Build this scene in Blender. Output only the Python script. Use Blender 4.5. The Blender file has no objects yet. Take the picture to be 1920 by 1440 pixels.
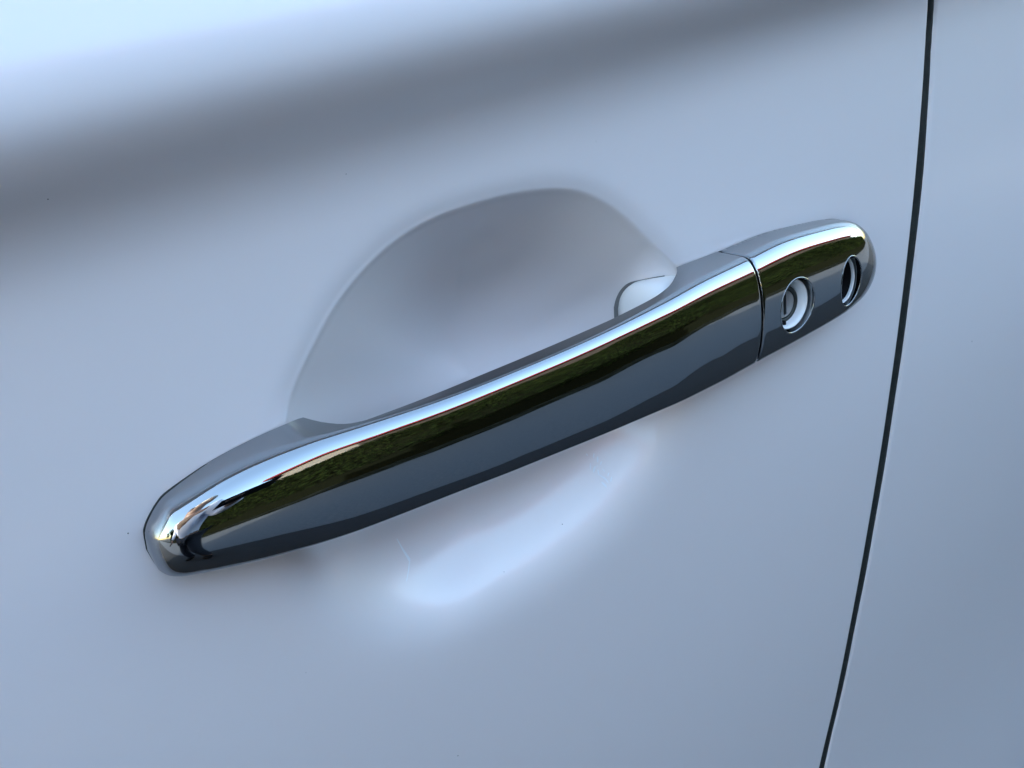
import bpy, bmesh, math, random
import numpy as np
from mathutils import Vector, Matrix
from mathutils.bvhtree import BVHTree
random.seed(7); rng = np.random.default_rng(7)
S = bpy.context.scene
COL = S.collection

# ------------------------------------------------------------------ camera
# car coordinates: X along the car towards its rear, Y into the car, Z up; the door skin stands near y = 0
HZ = 1.00                      # height of the handle above the road (m)
CAM_RIGHT = Vector((0.83471964, -0.52701342, -0.15968709))
CAM_UP = Vector((0.33206, 0.25038132, 0.90942034))
CAM_FWD = Vector((0.43929406, 0.81213671, -0.38399829))
cd = bpy.data.cameras.new('camera'); cam = bpy.data.objects.new('camera', cd); COL.objects.link(cam)
cd.sensor_width = 36; cd.lens = 36 * 1442 / 1920; cd.clip_start = 0.005; cd.clip_end = 500
m = Matrix((CAM_RIGHT, CAM_UP, -CAM_FWD)).transposed().to_4x4()
m.translation = (0.00257592, -0.1635, HZ + 0.07863094)
cam.matrix_world = m
S.camera = cam

# ------------------------------------------------------------------ daylight
SUN_EL, SUN_AZ = math.radians(11), math.radians(-24)     # azimuth clockwise from +Y seen from above: low behind the car's tail, a little to its far side, so this side is in shade
world = bpy.data.worlds.new('World'); S.world = world; world.use_nodes = True
wn = world.node_tree.nodes; wl = world.node_tree.links
sky = wn.new('ShaderNodeTexSky'); sky.sky_type = 'NISHITA'; sky.sun_disc = False
sky.sun_elevation = SUN_EL; sky.sun_rotation = SUN_AZ
sky.air_density = 1.1; sky.dust_density = 1.5; sky.ozone_density = 1.0
wl.new(sky.outputs[0], wn['Background'].inputs[0]); wn['Background'].inputs[1].default_value = 0.15
sd = bpy.data.lights.new('sun', 'SUN'); sd.energy = 2.0; sd.angle = math.radians(0.5); sd.color = (1.0, 0.94, 0.85)
sun = bpy.data.objects.new('sun', sd); COL.objects.link(sun)
sdir = Vector((math.sin(SUN_AZ) * math.cos(SUN_EL), math.cos(SUN_AZ) * math.cos(SUN_EL), math.sin(SUN_EL)))
sun.rotation_euler = (-sdir).to_track_quat('-Z', 'Y').to_euler(); sun.location = sdir * 20
S.view_settings.view_transform = 'Standard'; S.view_settings.look = 'None'
S.view_settings.exposure = 3.47; S.view_settings.gamma = 1.0
S.cycles.max_bounces = 10; S.cycles.glossy_bounces = 8; S.cycles.diffuse_bounces = 5
S.cycles.caustics_reflective = True; S.cycles.blur_glossy = 0.6
S.cycles.use_denoising = True

# ------------------------------------------------------------------ materials
def mat(name, color, rough=0.5, metal=0.0, coat=0.0, coat_rough=0.03, spec=0.5, noise=None, bump=None):
    M = bpy.data.materials.new(name); M.use_nodes = True
    nt = M.node_tree; b = nt.nodes['Principled BSDF']
    b.inputs['Base Color'].default_value = (*color, 1); b.inputs['Roughness'].default_value = rough
    b.inputs['Metallic'].default_value = metal; b.inputs['Coat Weight'].default_value = coat
    b.inputs['Coat Roughness'].default_value = coat_rough; b.inputs['Specular IOR Level'].default_value = spec
    def tex(scale, detail=4, stretch=(1, 1, 1)):
        tc = nt.nodes.new('ShaderNodeTexCoord'); mp = nt.nodes.new('ShaderNodeMapping')
        mp.inputs['Scale'].default_value = stretch
        n = nt.nodes.new('ShaderNodeTexNoise'); n.inputs['Scale'].default_value = scale; n.inputs['Detail'].default_value = detail
        nt.links.new(tc.outputs['Object'], mp.inputs[0]); nt.links.new(mp.outputs[0], n.inputs[0]); return n
    if noise:                                   # (second colour, scale)
        n = tex(noise[1]); r = nt.nodes.new('ShaderNodeValToRGB')
        r.color_ramp.elements[0].position = 0.35; r.color_ramp.elements[1].position = 0.68
        r.color_ramp.elements[0].color = (*color, 1); r.color_ramp.elements[1].color = (*noise[0], 1)
        nt.links.new(n.outputs[0], r.inputs[0]); nt.links.new(r.outputs[0], b.inputs['Base Color'])
    if bump:                                    # (scale, strength, distance, stretch)
        n = tex(bump[0], 2, bump[3] if len(bump) > 3 else (1, 1, 1)); bp = nt.nodes.new('ShaderNodeBump')
        bp.inputs['Strength'].default_value = bump[1]; bp.inputs['Distance'].default_value = bump[2]
        nt.links.new(n.outputs[0], bp.inputs['Height']); nt.links.new(bp.outputs[0], b.inputs['Normal'])
    return M
M_PAINT = mat('pearl_white_paint', (0.79, 0.752, 0.772), 0.5, 0.10, 1.0, 0.17, spec=0.3)
M_WHITE = mat('white_gloss_plastic', (0.86, 0.87, 0.88), 0.3, 0.0, 1.0, 0.03)
M_CHROME = mat('chrome_plating', (0.33, 0.35, 0.37), 0.025, 1.0)
M_RUBBER = mat('black_rubber', (0.010, 0.013, 0.012), 0.55, noise=((0.02, 0.024, 0.022), 300), bump=(900, 0.4, 0.0004))
def wobble(M):                 # plating is never perfectly true: long faint waves, fine wiping marks, uneven polish
    nt = M.node_tree; b = nt.nodes['Principled BSDF']; tc = nt.nodes.new('ShaderNodeTexCoord')
    def noise(scale, st, det):
        mp = nt.nodes.new('ShaderNodeMapping'); mp.inputs['Scale'].default_value = st; n = nt.nodes.new('ShaderNodeTexNoise')
        n.inputs['Scale'].default_value = scale; n.inputs['Detail'].default_value = det
        nt.links.new(tc.outputs['Object'], mp.inputs[0]); nt.links.new(mp.outputs[0], n.inputs[0]); return n
    b1 = nt.nodes.new('ShaderNodeBump'); b1.inputs['Distance'].default_value = 0.00005; b1.inputs['Strength'].default_value = 1.0
    b2 = nt.nodes.new('ShaderNodeBump'); b2.inputs['Distance'].default_value = 0.0000012; b2.inputs['Strength'].default_value = 1.0
    nt.links.new(noise(70, (0.5, 1, 1.2), 1).outputs[0], b1.inputs['Height']); nt.links.new(noise(1500, (0.06, 1, 1), 3).outputs[0], b2.inputs['Height'])
    nt.links.new(b1.outputs[0], b2.inputs['Normal']); nt.links.new(b2.outputs[0], b.inputs['Normal'])
    mr = nt.nodes.new('ShaderNodeMapRange'); mr.inputs[1].default_value = 0.35; mr.inputs[2].default_value = 0.75; mr.inputs[3].default_value = 0.015; mr.inputs[4].default_value = 0.06
    nt.links.new(noise(160, (0.6, 1, 1), 4).outputs[0], mr.inputs[0]); nt.links.new(mr.outputs[0], b.inputs['Roughness'])
wobble(M_CHROME)
M_FOOT_SHADE = mat('grey_shade', (0.17, 0.175, 0.18), 0.7)  # flat grey that stands for the shadow round the foot
M_BLACK = mat('black_plastic', (0.004, 0.004, 0.005), 0.6, spec=0.1)
M_SILVER = mat('lock_metal', (0.42, 0.42, 0.42), 0.35, 0.9, bump=(4000, 0.15, 0.00005))
M_DARKM = mat('dark_lock_metal', (0.06, 0.065, 0.06), 0.35, 0.7)
M_GLASS = mat('tinted_window_glass', (0.012, 0.014, 0.016), 0.02, 0.0, spec=0.6)
M_GLINT = mat('painted_glint', (0.78, 0.82, 0.87), 0.4)  # pale colour that stands for glints in the bowl
M_SPECK = mat('dirt', (0.10, 0.10, 0.10), 0.9)
M_ROAD = mat('grey_road', (0.085, 0.094, 0.106), 0.9, noise=((0.11, 0.12, 0.13), 60), bump=(220, 0.5, 0.006))
M_LANE = mat('dark_asphalt', (0.014, 0.016, 0.019), 0.85, noise=((0.020, 0.022, 0.026), 60), bump=(220, 0.5, 0.006))
M_VERGE = mat('dark_verge', (0.008, 0.009, 0.006), 1.0, spec=0.0, noise=((0.03, 0.034, 0.026), 5), bump=(40, 0.6, 0.03, (0.2, 1, 1)))
M_LEAF = mat('hedge_leaf', (0.005, 0.009, 0.0035), 0.9, spec=0.0, noise=((0.010, 0.0165, 0.0055), 0.9))
M_TWIG = mat('hedge_twig', (0.004, 0.005, 0.003), 1.0, spec=0.0)
M_BARK = mat('bark', (0.07, 0.05, 0.035), 0.9, noise=((0.11, 0.085, 0.06), 12))
M_ROOF = mat('red_roof', (0.115, 0.015, 0.015), 0.7, spec=0.1, noise=((0.095, 0.014, 0.014), 3))
M_WALL = mat('dark_wall', (0.012, 0.011, 0.011), 0.9, spec=0.1, noise=((0.03, 0.027, 0.026), 4))
M_WALLP = mat('pale_wall', (0.09, 0.09, 0.085), 0.8, noise=((0.075, 0.075, 0.07), 4))
M_SKIN = mat('skin', (0.16, 0.09, 0.065), 0.5); M_SHIRT = mat('pale_shirt', (0.62, 0.66, 0.78), 0.8)
M_TROUSER = mat('dark_trousers', (0.012, 0.015, 0.025), 0.85); M_HAIR = mat('grey_hair', (0.30, 0.29, 0.28), 0.7)

# ------------------------------------------------------------------ helpers
def link(o, parent=None):
    COL.objects.link(o)
    if parent is not None: o.parent = parent
    return o
def from_arrays(name, V, F, material, parent=None, smooth=True):
    me = bpy.data.meshes.new(name); me.from_pydata([tuple(v) for v in V], [], [tuple(f) for f in F])
    me.materials.append(material)
    if smooth: me.polygons.foreach_set('use_smooth', [True] * len(me.polygons))
    me.update()
    return link(bpy.data.objects.new(name, me), parent)
def grid_faces(nr, nc, flip=False, base=0, wrap=False):
    F = []
    for i in range(nr - 1):
        for j in range(nc if wrap else nc - 1):
            k = (j + 1) % nc
            q = (base + i * nc + j, base + i * nc + k, base + (i + 1) * nc + k, base + (i + 1) * nc + j)
            F.append(q[::-1] if flip else q)
    return F
def W(X, Z, H):                # car millimetres (along, up from the handle, outward) -> scene metres
    return np.stack([np.asarray(X) / 1000., -np.asarray(H) / 1000., HZ + np.asarray(Z) / 1000.], -1)
def empty(name, loc, parent=None):
    o = bpy.data.objects.new(name, None); o.location = loc; o.empty_display_size = 0.05; return link(o, parent)
def tag(o, label, cat, group=None):
    o['label'] = label; o['category'] = cat
    if group: o['group'] = group
    return o
def spline(xs, ys):            # smooth monotone-ish interpolation (Catmull-Rom tangents limited)
    xs = np.array(xs, float); ys = np.array(ys, float)
    d = np.diff(ys) / np.diff(xs); t = np.zeros_like(ys); t[0], t[-1] = d[0], d[-1]
    for i in range(1, len(xs) - 1):
        t[i] = 0 if d[i - 1] * d[i] <= 0 else 2 * d[i - 1] * d[i] / (d[i - 1] + d[i])
    def f(x):
        x = np.asarray(x, float); xc = np.clip(x, xs[0], xs[-1])
        i = np.clip(np.searchsorted(xs, xc, side='right') - 1, 0, len(xs) - 2)
        h = xs[i + 1] - xs[i]; u = (xc - xs[i]) / h
        return ((2*u**3 - 3*u**2 + 1) * ys[i] + (u**3 - 2*u**2 + u) * h * t[i]
                + (-2*u**3 + 3*u**2) * ys[i + 1] + (u**3 - u**2) * h * t[i + 1])
    return f
def splus(u, k): return k * np.logaddexp(0, np.asarray(u) / k)

# ------------------------------------------------------------------ door skin
# crease running along the door: slope of the skin outward per mm of height
_cz = np.linspace(-900, 300, 6001)
_slope = spline([-900, -460, -300, -240, -130, -40, 30, 46, 60, 68, 74, 82, 93, 110, 300],
                [0.0, 0.02, 0.09, 0.11, 0.09, 0.03, -0.03, 0.0, 0.45, 0.84, 0.58, -0.06, -0.33, -0.36, -0.36])(_cz)
_bulge = np.cumsum(_slope) * (_cz[1] - _cz[0]); _bulge -= np.interp(0, _cz, _bulge)
def crease(x, z): return np.interp(z - 2.0 - 0.055 * np.clip(x, -600, 600), _cz, _bulge)
# the finger bowl behind the grip: rim outline about its centre
BC = (92.0, -3.0)
_rim = [(35, 16.6), (38.9, 21.7), (45.1, 28.5), (52, 35.2), (58.3, 39.6), (65.9, 43.7), (74.7, 46.6), (90.7, 48.2), (102.9, 48), (115.7, 46.2),
        (123.9, 43.2), (130.5, 38.6), (140.4, 28.7), (146.5, 21.5), (152.1, 15.5), (156, 6), (155, -8), (151, -24), (142, -38), (125, -49), (103, -56), (80, -58),
        (56, -56), (40, -45), (31.5, -32), (30, -14), (31, 4)]
_ang = np.array([math.atan2(p[1] - BC[1], p[0] - BC[0]) for p in _rim]); _rad = np.array([math.hypot(p[0] - BC[0], p[1] - BC[1]) for p in _rim])
_o = np.argsort(_ang); _ang, _rad = _ang[_o], _rad[_o]
_A = np.concatenate([_ang - 2 * math.pi, _ang, _ang + 2 * math.pi]); _R = np.tile(_rad, 3)
_rs = spline(_A, _R); _th = np.linspace(-math.pi, math.pi, 1441); _rt = _rs(_th)
_ker = np.hanning(61); _ker /= _ker.sum(); _rt = np.convolve(np.concatenate([_rt[-61:-1], _rt, _rt[1:61]]), _ker, 'same')[60:-60]
def bowl(x, z):
    dx, dz = x - BC[0], z - BC[1]; th = np.arctan2(dz, dx); r = np.hypot(dx, dz)
    R = np.interp(th, _th, _rt)
    rho = r / R; u = (1 - rho) * R                      # mm inside the rim (roughly)
    low = 1 / (1 + np.exp(-(-dz - 8) / 5.0))            # 1 along the lower rim, where the edge is very soft
    k = 0.35 * (1 - low) + 3.6 * low
    low = 1 / (1 + np.exp(-(-dz - 1) / 5.0))
    t = np.minimum(splus(u, k) / R, 1)
    left = np.clip(-dx / np.maximum(r, 1), 0, 1)
    up = 27.0 * (1 - (1 - t) ** (2.5 - 1.5 * left ** 1.2)) + 0.34 * np.minimum(splus(u + 3.6, 1.1), 5)
    up = up - (0.15 + 0.16 * left) * np.exp(-((u + 0.35) / 0.6) ** 2)       # fine pressed bead along the upper rim
    down = 23.0 * (1 - np.exp(-splus(u, k) / 13.0))         # broad soft lip under the grip, flattening inwards
    d = up * (1 - low) + down * low
    return np.where(u > -30, d, 0)
_sx = [-2, 1.5, 7.8, 16, 29, 37, 60, 98, 131, 150, 185, 208, 220, 227.5, 232, 235.8]; _sz = [-3, 4.6, 8.2, 10.4, 12, 12.3, 12.1, 13, 14.7, 15.9, 17, 15.5, 13.8, 10.9, 6.6, -6]
def seat(x, z):                # the skin is pressed in a little where the handle meets it
    v = np.maximum(z - np.interp(x, _sx, _sz), 0); xo = np.maximum(np.maximum(-2 - x, x - 235.8), 0)
    return 0.65 * np.exp(-np.hypot(v, xo) / 3.0) / (1 + np.exp(-(z + 6) / 3.0)) * np.exp(-np.maximum(bowl(x, z), 0) / 0.7)
def door_out(x, z): return crease(x, z) - bowl(x, z) - seat(x, z)
_gz = [-900, -296.9, -223.4, -158.9, -103.5, -55.8, -13.9, 23.6, 36, 46.3, 53.1, 58.1, 62.2, 66.4, 70.5, 74.5, 80.6, 90, 105, 300]
GAPL = spline(_gz, [224, 238.8, 247.4, 252.2, 255.8, 259.1, 262.8, 266.7, 268.1, 269.2, 269.8, 270.1, 270.3, 270.3, 269.6, 267.8, 262.4, 254, 249, 246])
GAPW = spline(_gz, [4.0, 4.1, 4.2, 4.2, 4.2, 4.3, 4.1, 4.0, 3.7, 3.5, 3.3, 3.1, 3.1, 3.1, 3.1, 3.1, 3.1, 3.1, 3.1, 3.1])
GAPR = lambda z: GAPL(z) + GAPW(z)
def steps(*segs):
    out = []
    for a, b, st in segs:
        n = max(1, int(round((b - a) / st))); out += list(np.linspace(a, b, n, endpoint=False))
    return np.array(out + [segs[-1][1]])
zs = steps((-640, -420, 20), (-420, -120, 6), (-120, -75, 2.0), (-75, 8, 0.8), (8, 54, 0.45), (54, 100, 1.0), (100, 128, 2))
HEM = [(2.2 * math.cos(a), -2.2 + 2.2 * math.sin(a)) for a in np.linspace(math.pi / 2, 0, 9)]
def skin_grid(xs_fixed, flip_side, edge_fn, out_fn, far):
    """columns xs_fixed then on to the edge curve, with the edge rolled over and hemmed inwards"""
    rows = []
    for z in zs:
        e = float(edge_fn(z)); sgn = 1 if not flip_side else -1
        x0 = far
        body = list(xs_fixed) + list(np.linspace(x0, e - sgn * 2.2, 60)[0 if not len(xs_fixed) else 1:])
        X = np.array(body); H = out_fn(X, np.full_like(X, z))
        he = H[-1]
        for (dx, dh) in HEM[1:]:
            X = np.append(X, e - sgn * 2.2 + sgn * dx); H = np.append(H, he + dh)
        X = np.append(X, [e, e]); H = np.append(H, [he - 7, he - 14])
        rows.append(W(X, np.full_like(X, z), H))
    nc = len(rows[0]); V = np.concatenate(rows); return V, grid_faces(len(zs), nc, flip_side)
car = empty('car', (0, 0, 0)); tag(car, 'silvery white car with a chrome pull handle on its door', 'car')
xs = steps((-860, -120, 20), (-120, 20, 3), (20, 165, 0.55))
V, F = skin_grid(xs[:-1], False, GAPL, door_out, 165)
door = from_arrays('door', V, F, M_PAINT, car)
# the panel behind the gap
def panel_out(x, z): return crease(x, z) - 0.2
rows = []
V, F = skin_grid(np.array([]), True, GAPR, panel_out, 2900)
# denser towards the gap
nb = len(V) // len(zs); A = V.reshape(len(zs), nb, 3)
for i, z in enumerate(zs):
    e = float(GAPR(z)) + 2.2; t = np.linspace(1, 0, 60) ** 2.2
    X = e + (2900 - e) * t; A[i, :60] = W(X, np.full(60, z), panel_out(X, np.full(60, z)))
rear_panel = from_arrays('body_panel', A.reshape(-1, 3), F, M_PAINT, car)
# seal in the gap
sz = steps((-640, -260, 10), (-260, 120, 1.5)); rows = []
for i, z in enumerate(sz):
    gl, gr = float(GAPL(z)), float(GAPR(z)); h = float(crease(np.array(gl), np.array(z)))
    b = 0.45 * math.sin(z * 0.11) + 0.5 * math.sin(z * 0.043 + 1) + rng.normal(0, 0.08)
    X = np.array([gl - 4, gl - 0.3, gl + 0.8, gl + 1.6 + b * .3, gr - 0.9 + 0.3 * b, gr + 0.25 + 0.3 * b, gr + 4]); H = h + np.array([-12, -4.5, -3.0, -2.2, -1.2 + 0.15 * b, -0.9, -12])
    rows.append(W(X, np.full(7, z), H))
from_arrays('door_seal', np.concatenate(rows), grid_faces(len(sz), 7), M_RUBBER, car)
# front wing, glass and roof of the same car (ahead of and above the frame: the chrome mirrors them)
zz = steps((-640, -120, 40), (-120, 128, 4)); xx = np.linspace(-2000, -866, 30)
G = np.array([W(xx, np.full(30, z), crease(xx, np.full(30, z)) - 0.00006 * (xx + 866)**2) for z in zz])
from_arrays('front_wing', G.reshape(-1, 3), grid_faces(len(zz), 30), M_PAINT, car)
def extrude_profile(name, prof, x0, x1, material):
    n = len(prof); Vv = []
    for x in (x0, x1): Vv += [(x, p[0], HZ + p[1]) for p in prof]
    return from_arrays(name, Vv, [(i, i + 1, n + i + 1, n + i) for i in range(n - 1)], material, car)
hb = -float(crease(np.array(0.), np.array(128.))) / 1000
extrude_profile('window', [(hb + .006, .126), (hb + .03, .17), (hb + .12, .36), (hb + .19, .50)], -0.95, 2.7, M_GLASS)
extrude_profile('roof', [(hb + .188, .498), (hb + .20, .525), (hb + .24, .56), (hb + .36, .585), (hb + 1.2, .59)], -0.9, 2.8, M_PAINT)
yb = -float(crease(np.array(0.), np.array(-640.))) / 1000
extrude_profile('underbody', [(yb - .012, -.632), (yb + .01, -.75), (yb + .08, -.80), (1.6, -.80), (1.6, -.2)], -2.0, 2.9, M_BLACK)

# ------------------------------------------------------------------ chrome handle
handle = empty('door_handle', (0, 0, 0), car)
handle['label'] = 'chrome pull handle with keyhole cover set over the finger bowl'
SEAM = 168.5
zt_f = spline([-2, -1.2, 1.5, 4.6, 7.8, 16, 23, 29, 37, 47, 60, 81, 98, 115, 131, 150, 168, 185, 208, 220, 227.5, 232, 234.6, 235.8],
              [-3, 1.2, 4.6, 7.1, 8.2, 10.4, 11.5, 12.0, 12.3, 12.25, 12.1, 12.5, 13.0, 13.8, 14.7, 15.9, 16.3, 17.0, 15.5, 13.8, 10.9, 6.6, 0.8, -6])
zb_f = spline([-2, -1.4, 0.9, 4.7, 11.5, 22, 34, 48, 62, 78, 96, 114, 138, 156, 170, 184, 198, 212, 221, 228, 232.6, 235.2, 235.8],
              [-3, -7.4, -9.1, -9.8, -10.3, -11.05, -11.35, -11.1, -11.0, -11.35, -12.05, -12.9, -14.6, -15.5, -15.7, -15.75, -15.6, -15.2, -14.2, -13.1, -11.6, -8.6, -6])
hb_f = spline([-2, 36.5, 37.4, 38.3, 40.2, 42.1, 43.7, 47.6, 56, 115, 120.5, 131, 139, 145.5, 149.5, 151, 240],
              [-0.5, -0.5, 0.5, 3.5, 7.2, 10.0, 11.4, 12.7, 12.8, 12.8, 12.4, 11.4, 9.1, 5.0, 1.6, -0.4, -0.4])
hf_f = spline([-2, -1.3, 0.5, 4, 9, 18, 30, 50, 80, 105, 130, 150, 168, 190, 210, 222, 229, 233.4, 235.3, 235.8],
              [0.6, 3.6, 6.4, 8.8, 10.8, 13.2, 15.6, 18.6, 20.9, 21.2, 20.2, 18.2, 16.2, 14.4, 12.6, 11.0, 9.2, 6.9, 4.0, 0.6])
dd_f = spline([-2, 4, 20, 40, 80, 110, 150, 190, 235.8], [9.0, 9.0, 8.4, 6.0, 5.0, 5.2, 7.0, 8.0, 8.0])      # depth of the rounded face above the walls
# cross-section: a broad front face that ends in a crisp lower edge, a tighter upper shoulder, then walls down to the back
_bk_s = np.array([0, .05, .10, .36, .62, .80, .93, 1.0]); _bk_t = np.radians([-88, -40, -27, -3, 22, 52, 80, 89])
_ss = np.linspace(0, 1, 801); _tt = spline(_bk_s, _bk_t)(_ss)
_pz = np.concatenate([[0], np.cumsum(np.cos((_tt[1:] + _tt[:-1]) / 2))]); _ph = np.concatenate([[0], np.cumsum(-np.sin((_tt[1:] + _tt[:-1]) / 2))])
_pz /= _pz[-1]; _hm = _ph.max(); _ht0 = (_hm - _ph[-1])
_pick = np.unique(np.concatenate([np.arange(0, 81, 8), np.arange(80, 801, 14), [800]]))
PZ = _pz[_pick][::-1]; PD = ((_hm - _ph[_pick]) / _ht0)[::-1]          # top to bottom: height fraction, depth below the front as a share of the top depth
NW = 6; NP = len(PZ) + NW + 1
def handle_section(x, shrink=0.0):
    zt, zb, hb_, hf = float(zt_f(x)) - shrink, float(zb_f(x)) + shrink, float(hb_f(x)), float(hf_f(x)) - shrink
    D = min(float(dd_f(x)), hf - 0.6)
    z = zb + (zt - zb) * PZ; h = hf - D * PD
    wt = np.linspace(hb_, max(h[0], hb_), NW, endpoint=False)
    z = np.concatenate([np.full(NW, zt), z, [zb]]); h = np.concatenate([wt, np.maximum(h, hb_), [min(hb_, h[-1])]])
    z[:NW] += 0.04 * np.maximum(h[NW] - wt, 0)
    sl = np.interp(x, [60, 150, 175, 215, 235.8], [0, 0.05, 0.05, 0, 0])      # the seam leans
    return W(x + sl * (z - 16.6 * (x > 60)), z, h)
def loft(name, stations, parent, material, caps=(False, False)):
    P = np.array([handle_section(x, s) for x, s in stations]); n = len(stations)
    V = P.reshape(-1, 3); F = grid_faces(n, NP, True)
    base = len(V); back = np.array([[r[0], (r[0] + r[-1]) / 2, r[-1]] for r in P]).reshape(-1, 3)
    V = np.concatenate([V, back]); F += grid_faces(n, 3, False, base)
    for end, i in ((caps[0], 0), (caps[1], n - 1)):
        if end:
            b2 = len(V); V = np.concatenate([V, P[i]]); F.append(tuple(range(b2, b2 + NP)) if i == 0 else tuple(range(b2 + NP - 1, b2 - 1, -1)))
    return from_arrays(name, V, F, material, parent)
tipx = -2 + 20 * (1 - np.cos(np.linspace(0, math.pi / 2, 34)))[1:]
tip = [(-1.9995, 0)] + [(x, 0) for x in tipx]
st = tip + [(x, 0) for x in np.linspace(18.5, SEAM - 1.3, 130)] + [(SEAM - 1.0, .02), (SEAM - 0.7, .12), (SEAM - 0.5, .35)]
grip = loft('grip', st, handle, M_CHROME, (False, True))
endx = 235.8 - 22 * (1 - np.cos(np.linspace(0, math.pi / 2, 36)))[::-1]
st = [(SEAM + 0.35, .35), (SEAM + 0.5, .12), (SEAM + 0.8, .02)] + [(x, 0) for x in np.linspace(SEAM + 1.1, 213.4, 60)] + [(x, 0) for x in endx[:-1]] + [(235.7995, 0)]
lock_cover = loft('lock_cover', st, handle, M_CHROME, (True, False))

# holes in the lock cover: cut with a solid cutter, then the smooth normals of the uncut cover are put back
def solid_cyl(cx, cz, rx, rz, h0, h1, n=72, name='cutter'):
    V = []; F = []
    for h in (h0, h1):
        for k in range(n):
            a = 2 * math.pi * k / n; V.append(W(cx + rx * math.cos(a), cz + rz * math.sin(a), h))
    F = [(k, (k + 1) % n, n + (k + 1) % n, n + k) for k in range(n)] + [tuple(range(n))[::-1], tuple(range(n, 2 * n))]
    me = bpy.data.meshes.new(name); me.from_pydata([tuple(v) for v in V], [], F)
    bm = bmesh.new(); bm.from_mesh(me); bmesh.ops.recalc_face_normals(bm, faces=bm.faces); bm.to_mesh(me); bm.free()
    return link(bpy.data.objects.new(name, me))
def weld(o):
    bm = bmesh.new(); bm.from_mesh(o.data); bmesh.ops.remove_doubles(bm, verts=bm.verts, dist=1e-7)
    bmesh.ops.holes_fill(bm, edges=[e for e in bm.edges if e.is_boundary], sides=0)
    bmesh.ops.recalc_face_normals(bm, faces=bm.faces); bm.to_mesh(o.data); bm.free()
def cut(o, cutters, keep_normals=True, angle=35):
    ref = o.data.copy(); vn = [v.normal.copy() for v in ref.vertices]
    polys = [tuple(p.vertices) for p in ref.polygons]; vco = [v.co.copy() for v in ref.vertices]
    for p in ref.polygons: pass
    bvh = BVHTree.FromPolygons(vco, polys); fn = [p.normal.copy() for p in ref.polygons]
    for c in cutters:
        md = o.modifiers.new('cut', 'BOOLEAN'); md.operation = 'DIFFERENCE'; md.solver = 'EXACT'; md.object = c
    dg = bpy.context.evaluated_depsgraph_get(); ev = o.evaluated_get(dg); me = bpy.data.meshes.new_from_object(ev)
    o.modifiers.clear(); old = o.data; me.name = o.name; o.data = me
    if not me.materials: me.materials.append(old.materials[0])
    me.polygons.foreach_set('use_smooth', [True] * len(me.polygons))
    me.set_sharp_from_angle(angle=math.radians(angle))
    if keep_normals:
        cur = [tuple(l) for l in me.corner_normals] if False else [Vector(c.vector) for c in me.corner_normals]
        for p in me.polygons:
            for li in p.loop_indices:
                co = me.vertices[me.loops[li].vertex_index].co
                loc, nrm, idx, dist = bvh.find_nearest(co)
                if dist < 2e-6 and fn[idx].dot(p.normal) > 0.9:
                    vs = polys[idx]; ws = [1 / ((vco[v] - co).length + 1e-7) ** 2 for v in vs]
                    nn = Vector((0, 0, 0))
                    for v, w_ in zip(vs, ws): nn += vn[v] * w_
                    cur[li] = nn.normalized()
        me.normals_split_custom_set([tuple(c) for c in cur])
    for c in cutters: bpy.data.objects.remove(c)
KEY = (184.3, -2.8); KR = 8.5; EMB = (213.2, -3.8); ER = (6.2, 8.3)
weld(lock_cover)
cut(lock_cover, [solid_cyl(*KEY, KR, KR, 1.5, 40), solid_cyl(*EMB, *ER, 1.5, 40)])

bv = BVHTree.FromPolygons([v.co.copy() for v in lock_cover.data.vertices], [tuple(p.vertices) for p in lock_cover.data.polygons])
def surf_h(x, z):              # height of the lock cover's face above the door plane
    c = handle_section(x); return None
def ring_on_cover(name, cx, cz, rx, rz, tube, material, dh=0.0):
    n, mth = 96, 8; rows = []
    fh = spline([SEAM, 190, 210, 222, 230, 234, 235.8], [13.8, 12.6, 11.3, 10.0, 8.0, 5.4, 0.6])
    for k in range(n):
        a = 2 * math.pi * k / n; x, z = cx + (rx + .25) * math.cos(a), cz + (rz + .25) * math.sin(a)
        hit = bv.ray_cast(Vector(W(x, z, 60.)), Vector((0, 1, 0)))
        h = -hit[0].y * 1000 + dh - tube * .55 if hit[0] is not None else float(fh(x))
        for j in range(mth):
            b = 2 * math.pi * j / mth
            rr = tube * math.cos(b)
            rows.append(W(x - .25 * math.cos(a) + rr * math.cos(a), z - .25 * math.sin(a) + rr * math.sin(a), h + tube * math.sin(b)))
    return from_arrays(name, np.array(rows), [(i * mth + j, i * mth + (j + 1) % mth, ((i + 1) % n) * mth + (j + 1) % mth, ((i + 1) % n) * mth + j)
                                            for i in range(n) for j in range(mth)], material, handle)
ring_on_cover('keyhole_rim', *KEY, KR, KR, 0.28, M_CHROME)
ring_on_cover('recess_rim', *EMB, *ER, 0.28, M_CHROME)
def lathe(name, cx, cz, prof, material, n=64, sx=1.0, sz_=1.0, close=False):
    rows = []
    for r, h in prof:
        a = np.linspace(0, 2 * math.pi, n, endpoint=False)
        rows.append(W(cx + r * sx * np.cos(a), cz + r * sz_ * np.sin(a), np.full(n, h)))
    F = grid_faces(len(prof), n, False, 0, True)
    if close: F.append(tuple(range((len(prof) - 1) * n, len(prof) * n)))
    return from_arrays(name, np.concatenate(rows), F, material, handle)
def boxobj(name, c, d, material, parent=None):
    me = bpy.data.meshes.new(name); bm = bmesh.new(); bmesh.ops.create_cube(bm, size=1)
    for v in bm.verts: v.co = Vector(W(c[0] + v.co.x * d[0], c[1] + v.co.z * d[1], c[2] + v.co.y * d[2]))
    bmesh.ops.recalc_face_normals(bm, faces=bm.faces); bm.to_mesh(me); bm.free(); me.materials.append(material)
    return link(bpy.data.objects.new(name, me), parent)
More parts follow.
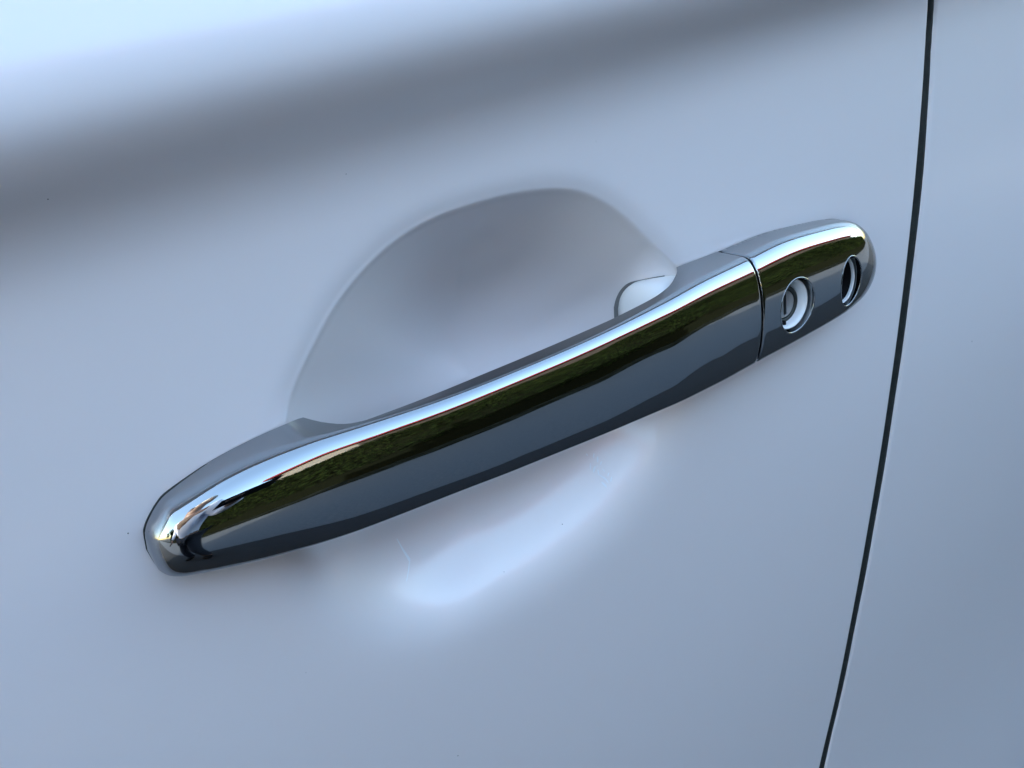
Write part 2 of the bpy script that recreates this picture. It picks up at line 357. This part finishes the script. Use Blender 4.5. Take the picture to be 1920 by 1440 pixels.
# white cup seen through the keyhole opening
cup = lathe('keyhole_cup', *KEY, [(7.9, 7.0), (7.85, 11.6), (7.6, 12.1), (7.2, 12.0), (6.7, 10.8), (6.2, 9.4), (5.9, 8.8), (5.9, 6.0)], M_WHITE)
boxobj('drain_notch', (KEY[0] - 2.0, KEY[1] - 6.2, 9.6), (2.6, 1.6, 2.2), M_BLACK, handle)
LOCK = (KEY[0] + .5, KEY[1] - .6)
lathe('lock_ring', *LOCK, [(5.7, 6.6), (5.7, 9.2), (5.5, 9.6), (4.8, 9.6), (4.5, 9.2), (4.5, 6.6)], M_DARKM)
def lock_face():               # turned cylinder whose face carries a real key slot
    n = 64; a = np.linspace(0, 2 * math.pi, n, endpoint=False); sw, sh = 0.62, 3.3
    rect = [np.clip(c / max(abs(c[0]) / sw, abs(c[1]) / sh), (-sw, -sh), (sw, sh)) for c in np.stack([np.cos(a), np.sin(a)], -1)]
    rect = np.array(rect) + LOCK; cx, cz = LOCK; rows = []
    for r, h in ((4.3, 6.2), (4.3, 9.0), (4.15, 9.3), (3.95, 9.4)): rows.append(W(cx + r * np.cos(a), cz + r * np.sin(a), np.full(n, h)))
    for h in (9.4, 9.3, 6.6): rows.append(W(rect[:, 0], rect[:, 1], np.full(n, h)))
    o = from_arrays('lock_cylinder', np.concatenate(rows), grid_faces(7, n, False, 0, True), M_SILVER, handle)
    o.data.set_sharp_from_angle(angle=math.radians(35)); return o
lock_face()
lathe('lock_bed', *KEY, [(8.2, 5.4), (0.01, 5.4)], M_BLACK, close=True)
lathe('recess_wall', *EMB, [(5.75, 7.0), (5.75, 8.8), (5.65, 9.1), (5.5, 9.0), (5.4, 8.5), (5.35, 8.0)], M_WHITE, sz_=1.36)
lathe('recess_floor', *EMB, [(5.9, 8.2), (5.37, 7.9), (5.2, 2.0), (0.01, 2.0)], M_BLACK, sz_=1.36, close=True)
# thin dark strips, in the seal's black, added as contact shade round the chrome
def contact_shade(x0, x1):
    xs_ = np.unique(np.concatenate([x0 + (x1 - x0) * (1 - np.cos(np.linspace(0, math.pi, 90))) / 2])); g = 0.16
    top = np.stack([xs_, zt_f(xs_) + g], -1); bot = np.stack([xs_, zb_f(xs_) - g], -1)
    loop = np.concatenate([top, bot[::-1]]); n = len(loop); c = loop.mean(0); d = loop - c
    if x0 < 0: loop[:, 0] -= g * np.exp(-(loop[:, 0] - x0) / 3)
    else: loop[:, 0] += g * np.exp(-(x1 - loop[:, 0]) / 3)
    hs = door_out(loop[:, 0], loop[:, 1]); V = np.concatenate([W(loop[:, 0], loop[:, 1], hs - 1), W(loop[:, 0], loop[:, 1], hs + .5)])
    F = [(k, (k + 1) % n, n + (k + 1) % n, n + k) for k in range(n)] + [(n + k, n + k + 1, 2 * n - 2 - k, 2 * n - 1 - k) for k in range(n // 2 - 1)]
    return from_arrays('contact_shade', V, F, M_RUBBER, handle, False)
contact_shade(-2, 31); contact_shade(160, 235.8)
# painted foot of the original handle, showing behind the chrome where the grip lands
def foot(name, grow, top, material):
    rows = []
    for t in np.linspace(0, 1, 30):
        x = 138.5 - grow + (18 + grow) * t; q = min(1, t / .42); r = (1 - (1 - q) ** 2.6) ** (1 / 2.6)
        zc, hw, hd = -2.0, (14.6 + 1.2 * t + grow) * r + .01, (12.5 + top) * r + .01
        a = np.linspace(0, 2 * math.pi, 40, endpoint=False)
        z = zc + hw * np.sign(np.sin(a)) * np.abs(np.sin(a))**.5; h = -6.5 + hd * np.sign(np.cos(a)) * np.abs(np.cos(a))**.6
        rows.append(W(np.full(40, x), z, h))
    return from_arrays(name, np.concatenate(rows), grid_faces(30, 40, False, 0, True), material, handle)
foot('handle_foot', 0, 0, M_WHITE)
rim = []                       # grey strip added on the bowl as the shadow outline of the foot
for kk in (-1.2, -0.1):
    for t in np.linspace(0, 1, 40):
        q = min(1, t / .42); r = (1 - (1 - q) ** 2.6) ** (1 / 2.6); rim.append((138.5 - kk + (11.5 + kk) * t, -2 + (14.6 + 1.2 * t + kk) * r ))
V = [tuple(W(x, z, float(door_out(np.array(x), np.array(z))) + .1)) for x, z in rim]
from_arrays('foot_shade', V, [(i, i + 1, 41 + i, 40 + i) for i in range(39)], M_FOOT_SHADE, handle, False)

# painted glints, and dust, on the paint
def on_skin(pts, h): return [tuple(W(x, z, float(door_out(np.array(x), np.array(z))) + h)) for x, z in pts]
def specks(pts):
    V, F = [], []
    for x, z, r in pts:
        b = len(V); n = 8
        V += on_skin([(x + r * math.cos(2 * math.pi * k / n) * random.uniform(.7, 1.2), z + r * math.sin(2 * math.pi * k / n) * random.uniform(.7, 1.2)) for k in range(n)], .01)
        V += on_skin([(x, z)], r * .6); F += [(b + k, b + (k + 1) % n, b + n) for k in range(n)]
    o = from_arrays('dust_specks', V, F, M_SPECK, car); o['kind'] = 'stuff'; return o
specks([(-4.1, 2, .2), (4.6, 69.5, .12), (313, -60.5, .25), (53.4, -109, .2), (60, 62, .1), (128, 56, .09), (104, -52.5, .15), (81, -57, .11), (20, -52, .09)])

def glint_patches(name, pts, r):     # thin pale patches painted as reflected glints in the finger bowl
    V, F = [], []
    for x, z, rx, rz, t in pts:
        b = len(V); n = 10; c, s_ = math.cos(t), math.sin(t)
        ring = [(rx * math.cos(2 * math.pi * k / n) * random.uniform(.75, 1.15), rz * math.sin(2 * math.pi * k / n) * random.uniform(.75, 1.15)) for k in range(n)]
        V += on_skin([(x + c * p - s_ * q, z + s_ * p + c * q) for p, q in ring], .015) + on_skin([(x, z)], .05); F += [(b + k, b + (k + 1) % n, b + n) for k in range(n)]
    return from_arrays(name, V, F, M_GLINT, car)
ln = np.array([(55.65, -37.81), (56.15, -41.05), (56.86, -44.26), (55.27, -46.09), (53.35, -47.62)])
V = []  # pale ribbon painted in as a reflected glint
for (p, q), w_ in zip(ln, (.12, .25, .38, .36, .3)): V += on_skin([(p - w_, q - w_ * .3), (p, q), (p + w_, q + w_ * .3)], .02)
from_arrays('glint_streak', V, grid_faces(5, 3), M_GLINT, car)
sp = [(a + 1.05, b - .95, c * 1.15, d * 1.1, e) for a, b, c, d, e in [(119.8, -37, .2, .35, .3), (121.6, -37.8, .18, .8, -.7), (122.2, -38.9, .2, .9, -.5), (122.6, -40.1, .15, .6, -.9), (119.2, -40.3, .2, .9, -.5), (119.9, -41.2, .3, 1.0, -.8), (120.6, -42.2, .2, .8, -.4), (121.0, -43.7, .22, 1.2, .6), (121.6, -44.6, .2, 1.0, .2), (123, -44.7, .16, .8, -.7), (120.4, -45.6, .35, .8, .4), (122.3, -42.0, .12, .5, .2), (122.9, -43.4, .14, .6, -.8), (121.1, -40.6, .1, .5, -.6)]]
glint_patches('glint_cluster', sp, 0)

# ------------------------------------------------------------------ surroundings that the chrome mirrors
def sheet(name, x0, x1, y0, y1, z, material):
    o = from_arrays(name, [(x0, y0, z), (x1, y0, z), (x1, y1, z), (x0, y1, z)], [(0, 1, 2, 3)], material, smooth=False); o['kind'] = 'structure'; return o
sheet('ground', -200, 200, -200, 200, -0.01, M_LANE)
sheet('road', -120, 120, -3.0, -0.86, 0.0, M_ROAD)
sheet('verge', -120, 120, -3.75, -3.004, 0.004, M_VERGE)
def leaf_cloud(sampler, n, size):
    V = np.zeros((n * 4, 3)); c = sampler(n)
    u = rng.normal(size=(n, 3)); u /= np.linalg.norm(u, axis=1)[:, None]
    w = np.cross(u, rng.normal(size=(n, 3))); w /= np.linalg.norm(w, axis=1)[:, None]
    s = size * rng.uniform(.6, 1.3, (n, 1))
    V[0::4] = c - u * s; V[1::4] = c + w * s * .5; V[2::4] = c + u * s; V[3::4] = c - w * s * .5
    return V, [(4 * i, 4 * i + 1, 4 * i + 2, 4 * i + 3) for i in range(n)]
def hedge_samp(n):
    x = rng.uniform(-9, 26, n); side = rng.random(n); top = 2.42 + .15 * np.sin(x * 1.7) + .12 * np.sin(x * 4.1 + 1)
    z = np.where(side < .65, rng.uniform(0.12, 1, n) ** .7 * top, top + rng.normal(0, .05, n))
    y = np.where(side < .65, -3.6 + rng.normal(0, .09, n) + .1 * np.sin(x * 2.3 + z * 3), rng.uniform(-4.7, -3.6, n))
    return np.stack([x, y, z], 1)
hedge = empty('hedge', (8, -4.1, 0)); tag(hedge, 'clipped green hedge along the far edge of the road', 'hedge')
V, F = leaf_cloud(hedge_samp, 90000, .042); V -= np.array([8, -4.1, 0])
o = from_arrays('foliage', V, F, M_LEAF, hedge, False)
hx = np.linspace(-17, 18, 80); rows = []
for x in hx:
    t = 2.35 + .15 * math.sin((x + 8) * 1.7); rows.append([(x, .42, 0), (x, .38, t * .6), (x, .3, t), (x, -1.1, t), (x, -1.2, 0)])
from_arrays('branches', np.array(rows).reshape(-1, 3), grid_faces(80, 5), M_TWIG, hedge)
bld = empty('building', (11.6, -11, 0)); tag(bld, 'long low building with a red roof behind the hedge', 'building')
def wbox(name, c, d, material, parent):
    V = [(c[0] + sx * d[0] / 2, c[1] + sy * d[1] / 2, c[2] + sz_ * d[2] / 2) for sx in (-1, 1) for sy in (-1, 1) for sz_ in (-1, 1)]
    return from_arrays(name, V, [(0, 1, 3, 2), (4, 6, 7, 5), (0, 4, 5, 1), (2, 3, 7, 6), (0, 2, 6, 4), (1, 5, 7, 3)], material, parent, False)
wbox('wall', (1.6, 0, 2.95), (27, 5, 5.9), M_WALL, bld); wbox('end_wall', (-13.2, 0, 2.95), (2.6, 5, 5.9), M_WALLP, bld)
rf = [(-15, 3.2, 5.65), (15.6, 3.2, 5.65), (15.6, 3.2, 6.15), (-15, 3.2, 6.15), (-15, 0, 6.6), (15.6, 0, 6.6), (-15, -3.2, 5.9), (15.6, -3.2, 5.9)]
from_arrays('roof', rf, [(0, 1, 2, 3), (3, 2, 5, 4), (4, 5, 7, 6), (0, 6, 7, 1), (0, 3, 4, 6), (1, 7, 5, 2)], M_ROOF, bld, False)
def tree(x, y, h, label):
    t = empty('tree', (x, y, 0)); tag(t, label, 'tree', 'trees up the road')
    n = 7; rows = []
    for k, z in enumerate(np.linspace(0, h * .7, 6)):
        r = h * .035 * (1 - k * .14); rows.append([(r * math.cos(a) + .05 * k * math.sin(k), r * math.sin(a), z) for a in np.linspace(0, 2 * math.pi, n, endpoint=False)])
    from_arrays('trunk', np.array(rows).reshape(-1, 3), grid_faces(6, n, False, 0, True), M_BARK, t)
    cl = [(rng.normal(0, h * .14), rng.normal(0, h * .14), h * rng.uniform(.45, .92), h * rng.uniform(.09, .17)) for _ in range(14)]
    def samp(m_):
        i = rng.integers(0, 14, m_); d = rng.normal(size=(m_, 3)); d /= np.linalg.norm(d, axis=1)[:, None]
        c = np.array(cl)[i]; return c[:, :3] + d * c[:, 3:] * rng.uniform(.7, 1.05, (m_, 1))
    V, F = leaf_cloud(samp, 2600, h * .028); from_arrays('crown', V, F, M_LEAF, t, False)
tree(-17, -7.5, 5.5, 'rounded green tree nearest along the road ahead'); tree(-24, -7, 4.5, 'smaller leafy tree further along the road ahead')
tree(-27, 3.5, 6, 'tall leafy tree beyond the front of the car')

# ------------------------------------------------------------------ the person taking the picture
person = empty('person', (-0.62, -0.62, 0)); tag(person, 'person in pale shirt and dark trousers leaning in to hold a phone', 'person')
def skinned(name, verts, edges, material, levels=2):
    me = bpy.data.meshes.new(name); me.from_pydata([v[:3] for v in verts], edges, []); me.materials.append(material)
    o = link(bpy.data.objects.new(name, me), person)
    sk = o.modifiers.new('skin', 'SKIN'); sk.use_smooth_shade = True
    for v, d in zip(verts, me.skin_vertices[0].data): d.radius = (v[3], v[3] if len(v) < 5 else v[4])
    me.skin_vertices[0].data[0].use_root = True
    ss = o.modifiers.new('smooth', 'SUBSURF'); ss.levels = ss.render_levels = levels
    return o
J = dict(pel=(0, 0, .93, .14, .10), waist=(0, .03, 1.08, .13, .10), chest=(.01, .09, 1.30, .15, .11), neck=(.02, .15, 1.46, .055), head=(.03, .19, 1.56, .078, .09), crown=(.03, .20, 1.66, .075, .085),
         hipL=(-.09, 0, .88, .085), kneeL=(-.11, .02, .50, .058), ankL=(-.11, -.02, .09, .042), toeL=(-.13, .13, .04, .038),
         hipR=(.09, 0, .88, .085), kneeR=(.10, .03, .50, .058), ankR=(.11, -.01, .09, .042), toeR=(.13, .14, .04, .038),
         shL=(-.18, .10, 1.38, .062), elL=(-.27, .08, 1.12, .044), wrL=(-.24, .20, .92, .03), palmL=(-.23, .23, .86, .032, .02),
         shR=(.20, .12, 1.38, .062), elR=(.28, .02, 1.16, .044), wrR=(.40, .17, 1.17, .03), palmR=(.425, .195, 1.18, .032, .02))
def build(keys, pairs, name, material, grow=0.0):
    vs = [tuple(J[k][:3]) + tuple(r + grow for r in J[k][3:]) for k in keys]
    return skinned(name, vs, [(keys.index(a), keys.index(b)) for a, b in pairs], material)
fing = []
for side, sx in (('L', -1), ('R', 1)):
    px, py, pz = J['palm' + side][:3]
    for k, (dx, ln) in enumerate(((-.024, .07), (-.008, .08), (.009, .075), (.024, .06))):
        a, b = 'f%s%da' % (side, k), 'f%s%db' % (side, k)
        fw = (0, .7, -.7) if side == 'L' else (0, .9, .35)
        J[a] = (px + dx, py + .02 + fw[1] * ln * .45, pz + fw[2] * ln * .45, .009); J[b] = (px + dx * 1.1, py + .02 + fw[1] * ln * .8, pz + fw[2] * ln * .8 - .012, .008); fing += [('palm' + side, a), (a, b)]
    a, b = 't%sa' % side, 't%sb' % side
    J[a] = (px - sx * .035, py + .01, pz + .01, .011); J[b] = (px - sx * .05, py + .04, pz + .02, .009); fing += [('palm' + side, a), (a, b)]
torso = [('pel', 'waist'), ('waist', 'chest'), ('chest', 'neck'), ('neck', 'head'), ('head', 'crown')]
legs = [p for q in 'LR' for p in (('pel', 'hip' + q), ('hip' + q, 'knee' + q), ('knee' + q, 'ank' + q), ('ank' + q, 'toe' + q))]
arms = [p for q in 'LR' for p in (('chest', 'sh' + q), ('sh' + q, 'el' + q), ('el' + q, 'wr' + q), ('wr' + q, 'palm' + q))]
build(list(J), torso + legs + arms + fing, 'body', M_SKIN)
build(['waist', 'pel', 'chest', 'shL', 'elL', 'wrL', 'shR', 'elR', 'wrR'], [('waist', 'pel'), ('waist', 'chest')] + [p for p in arms if not p[1].startswith('palm')], 'shirt', M_SHIRT, .014)
build(['pel', 'hipL', 'kneeL', 'ankL', 'hipR', 'kneeR', 'ankR'], [p for p in legs if not p[1].startswith('toe')], 'trousers', M_TROUSER, .012)
for q in 'LR': build(['ank' + q, 'toe' + q], [('ank' + q, 'toe' + q)], 'shoe', M_BLACK, .012)
def blob(name, c, r, material):
    me = bpy.data.meshes.new(name); bm = bmesh.new(); bmesh.ops.create_uvsphere(bm, u_segments=16, v_segments=10, radius=1)
    for v in bm.verts: v.co = Vector((c[0] + v.co.x * r[0], c[1] + v.co.y * r[1], c[2] + v.co.z * r[2]))
    for f in bm.faces: f.smooth = True
    bm.to_mesh(me); bm.free(); me.materials.append(material); return link(bpy.data.objects.new(name, me), person)
blob('hair', (.03, .165, 1.665), (.088, .10, .085), M_HAIR); blob('nose', (.03, .285, 1.60), (.013, .02, .022), M_SKIN)
for sx in (-1, 1): blob('eye', (.03 + sx * .032, .270, 1.63), (.013, .01, .009), M_BLACK); blob('ear', (.03 + sx * .085, .19, 1.62), (.012, .025, .035), M_SKIN)
blob('mouth', (.03, .272, 1.555), (.025, .01, .006), M_ROOF)
ph = boxobj('phone', (0, 0, 0), (76, 150, 8), M_BLACK); me = ph.data
for v in me.vertices: v.co.z -= HZ
ph.matrix_world = Matrix.LocRotScale(cam.matrix_world.translation - CAM_FWD * .30 - CAM_RIGHT * .05 - CAM_UP * .02, cam.matrix_world.to_quaternion() @ Matrix.Rotation(math.radians(90), 3, 'X').to_quaternion() @ Matrix.Rotation(math.radians(90), 3, 'Y').to_quaternion(), None)
bv_ = ph.modifiers.new('round', 'BEVEL'); bv_.width = .003; bv_.segments = 3
tag(ph, 'dark phone held up to the car door in one hand', 'phone')
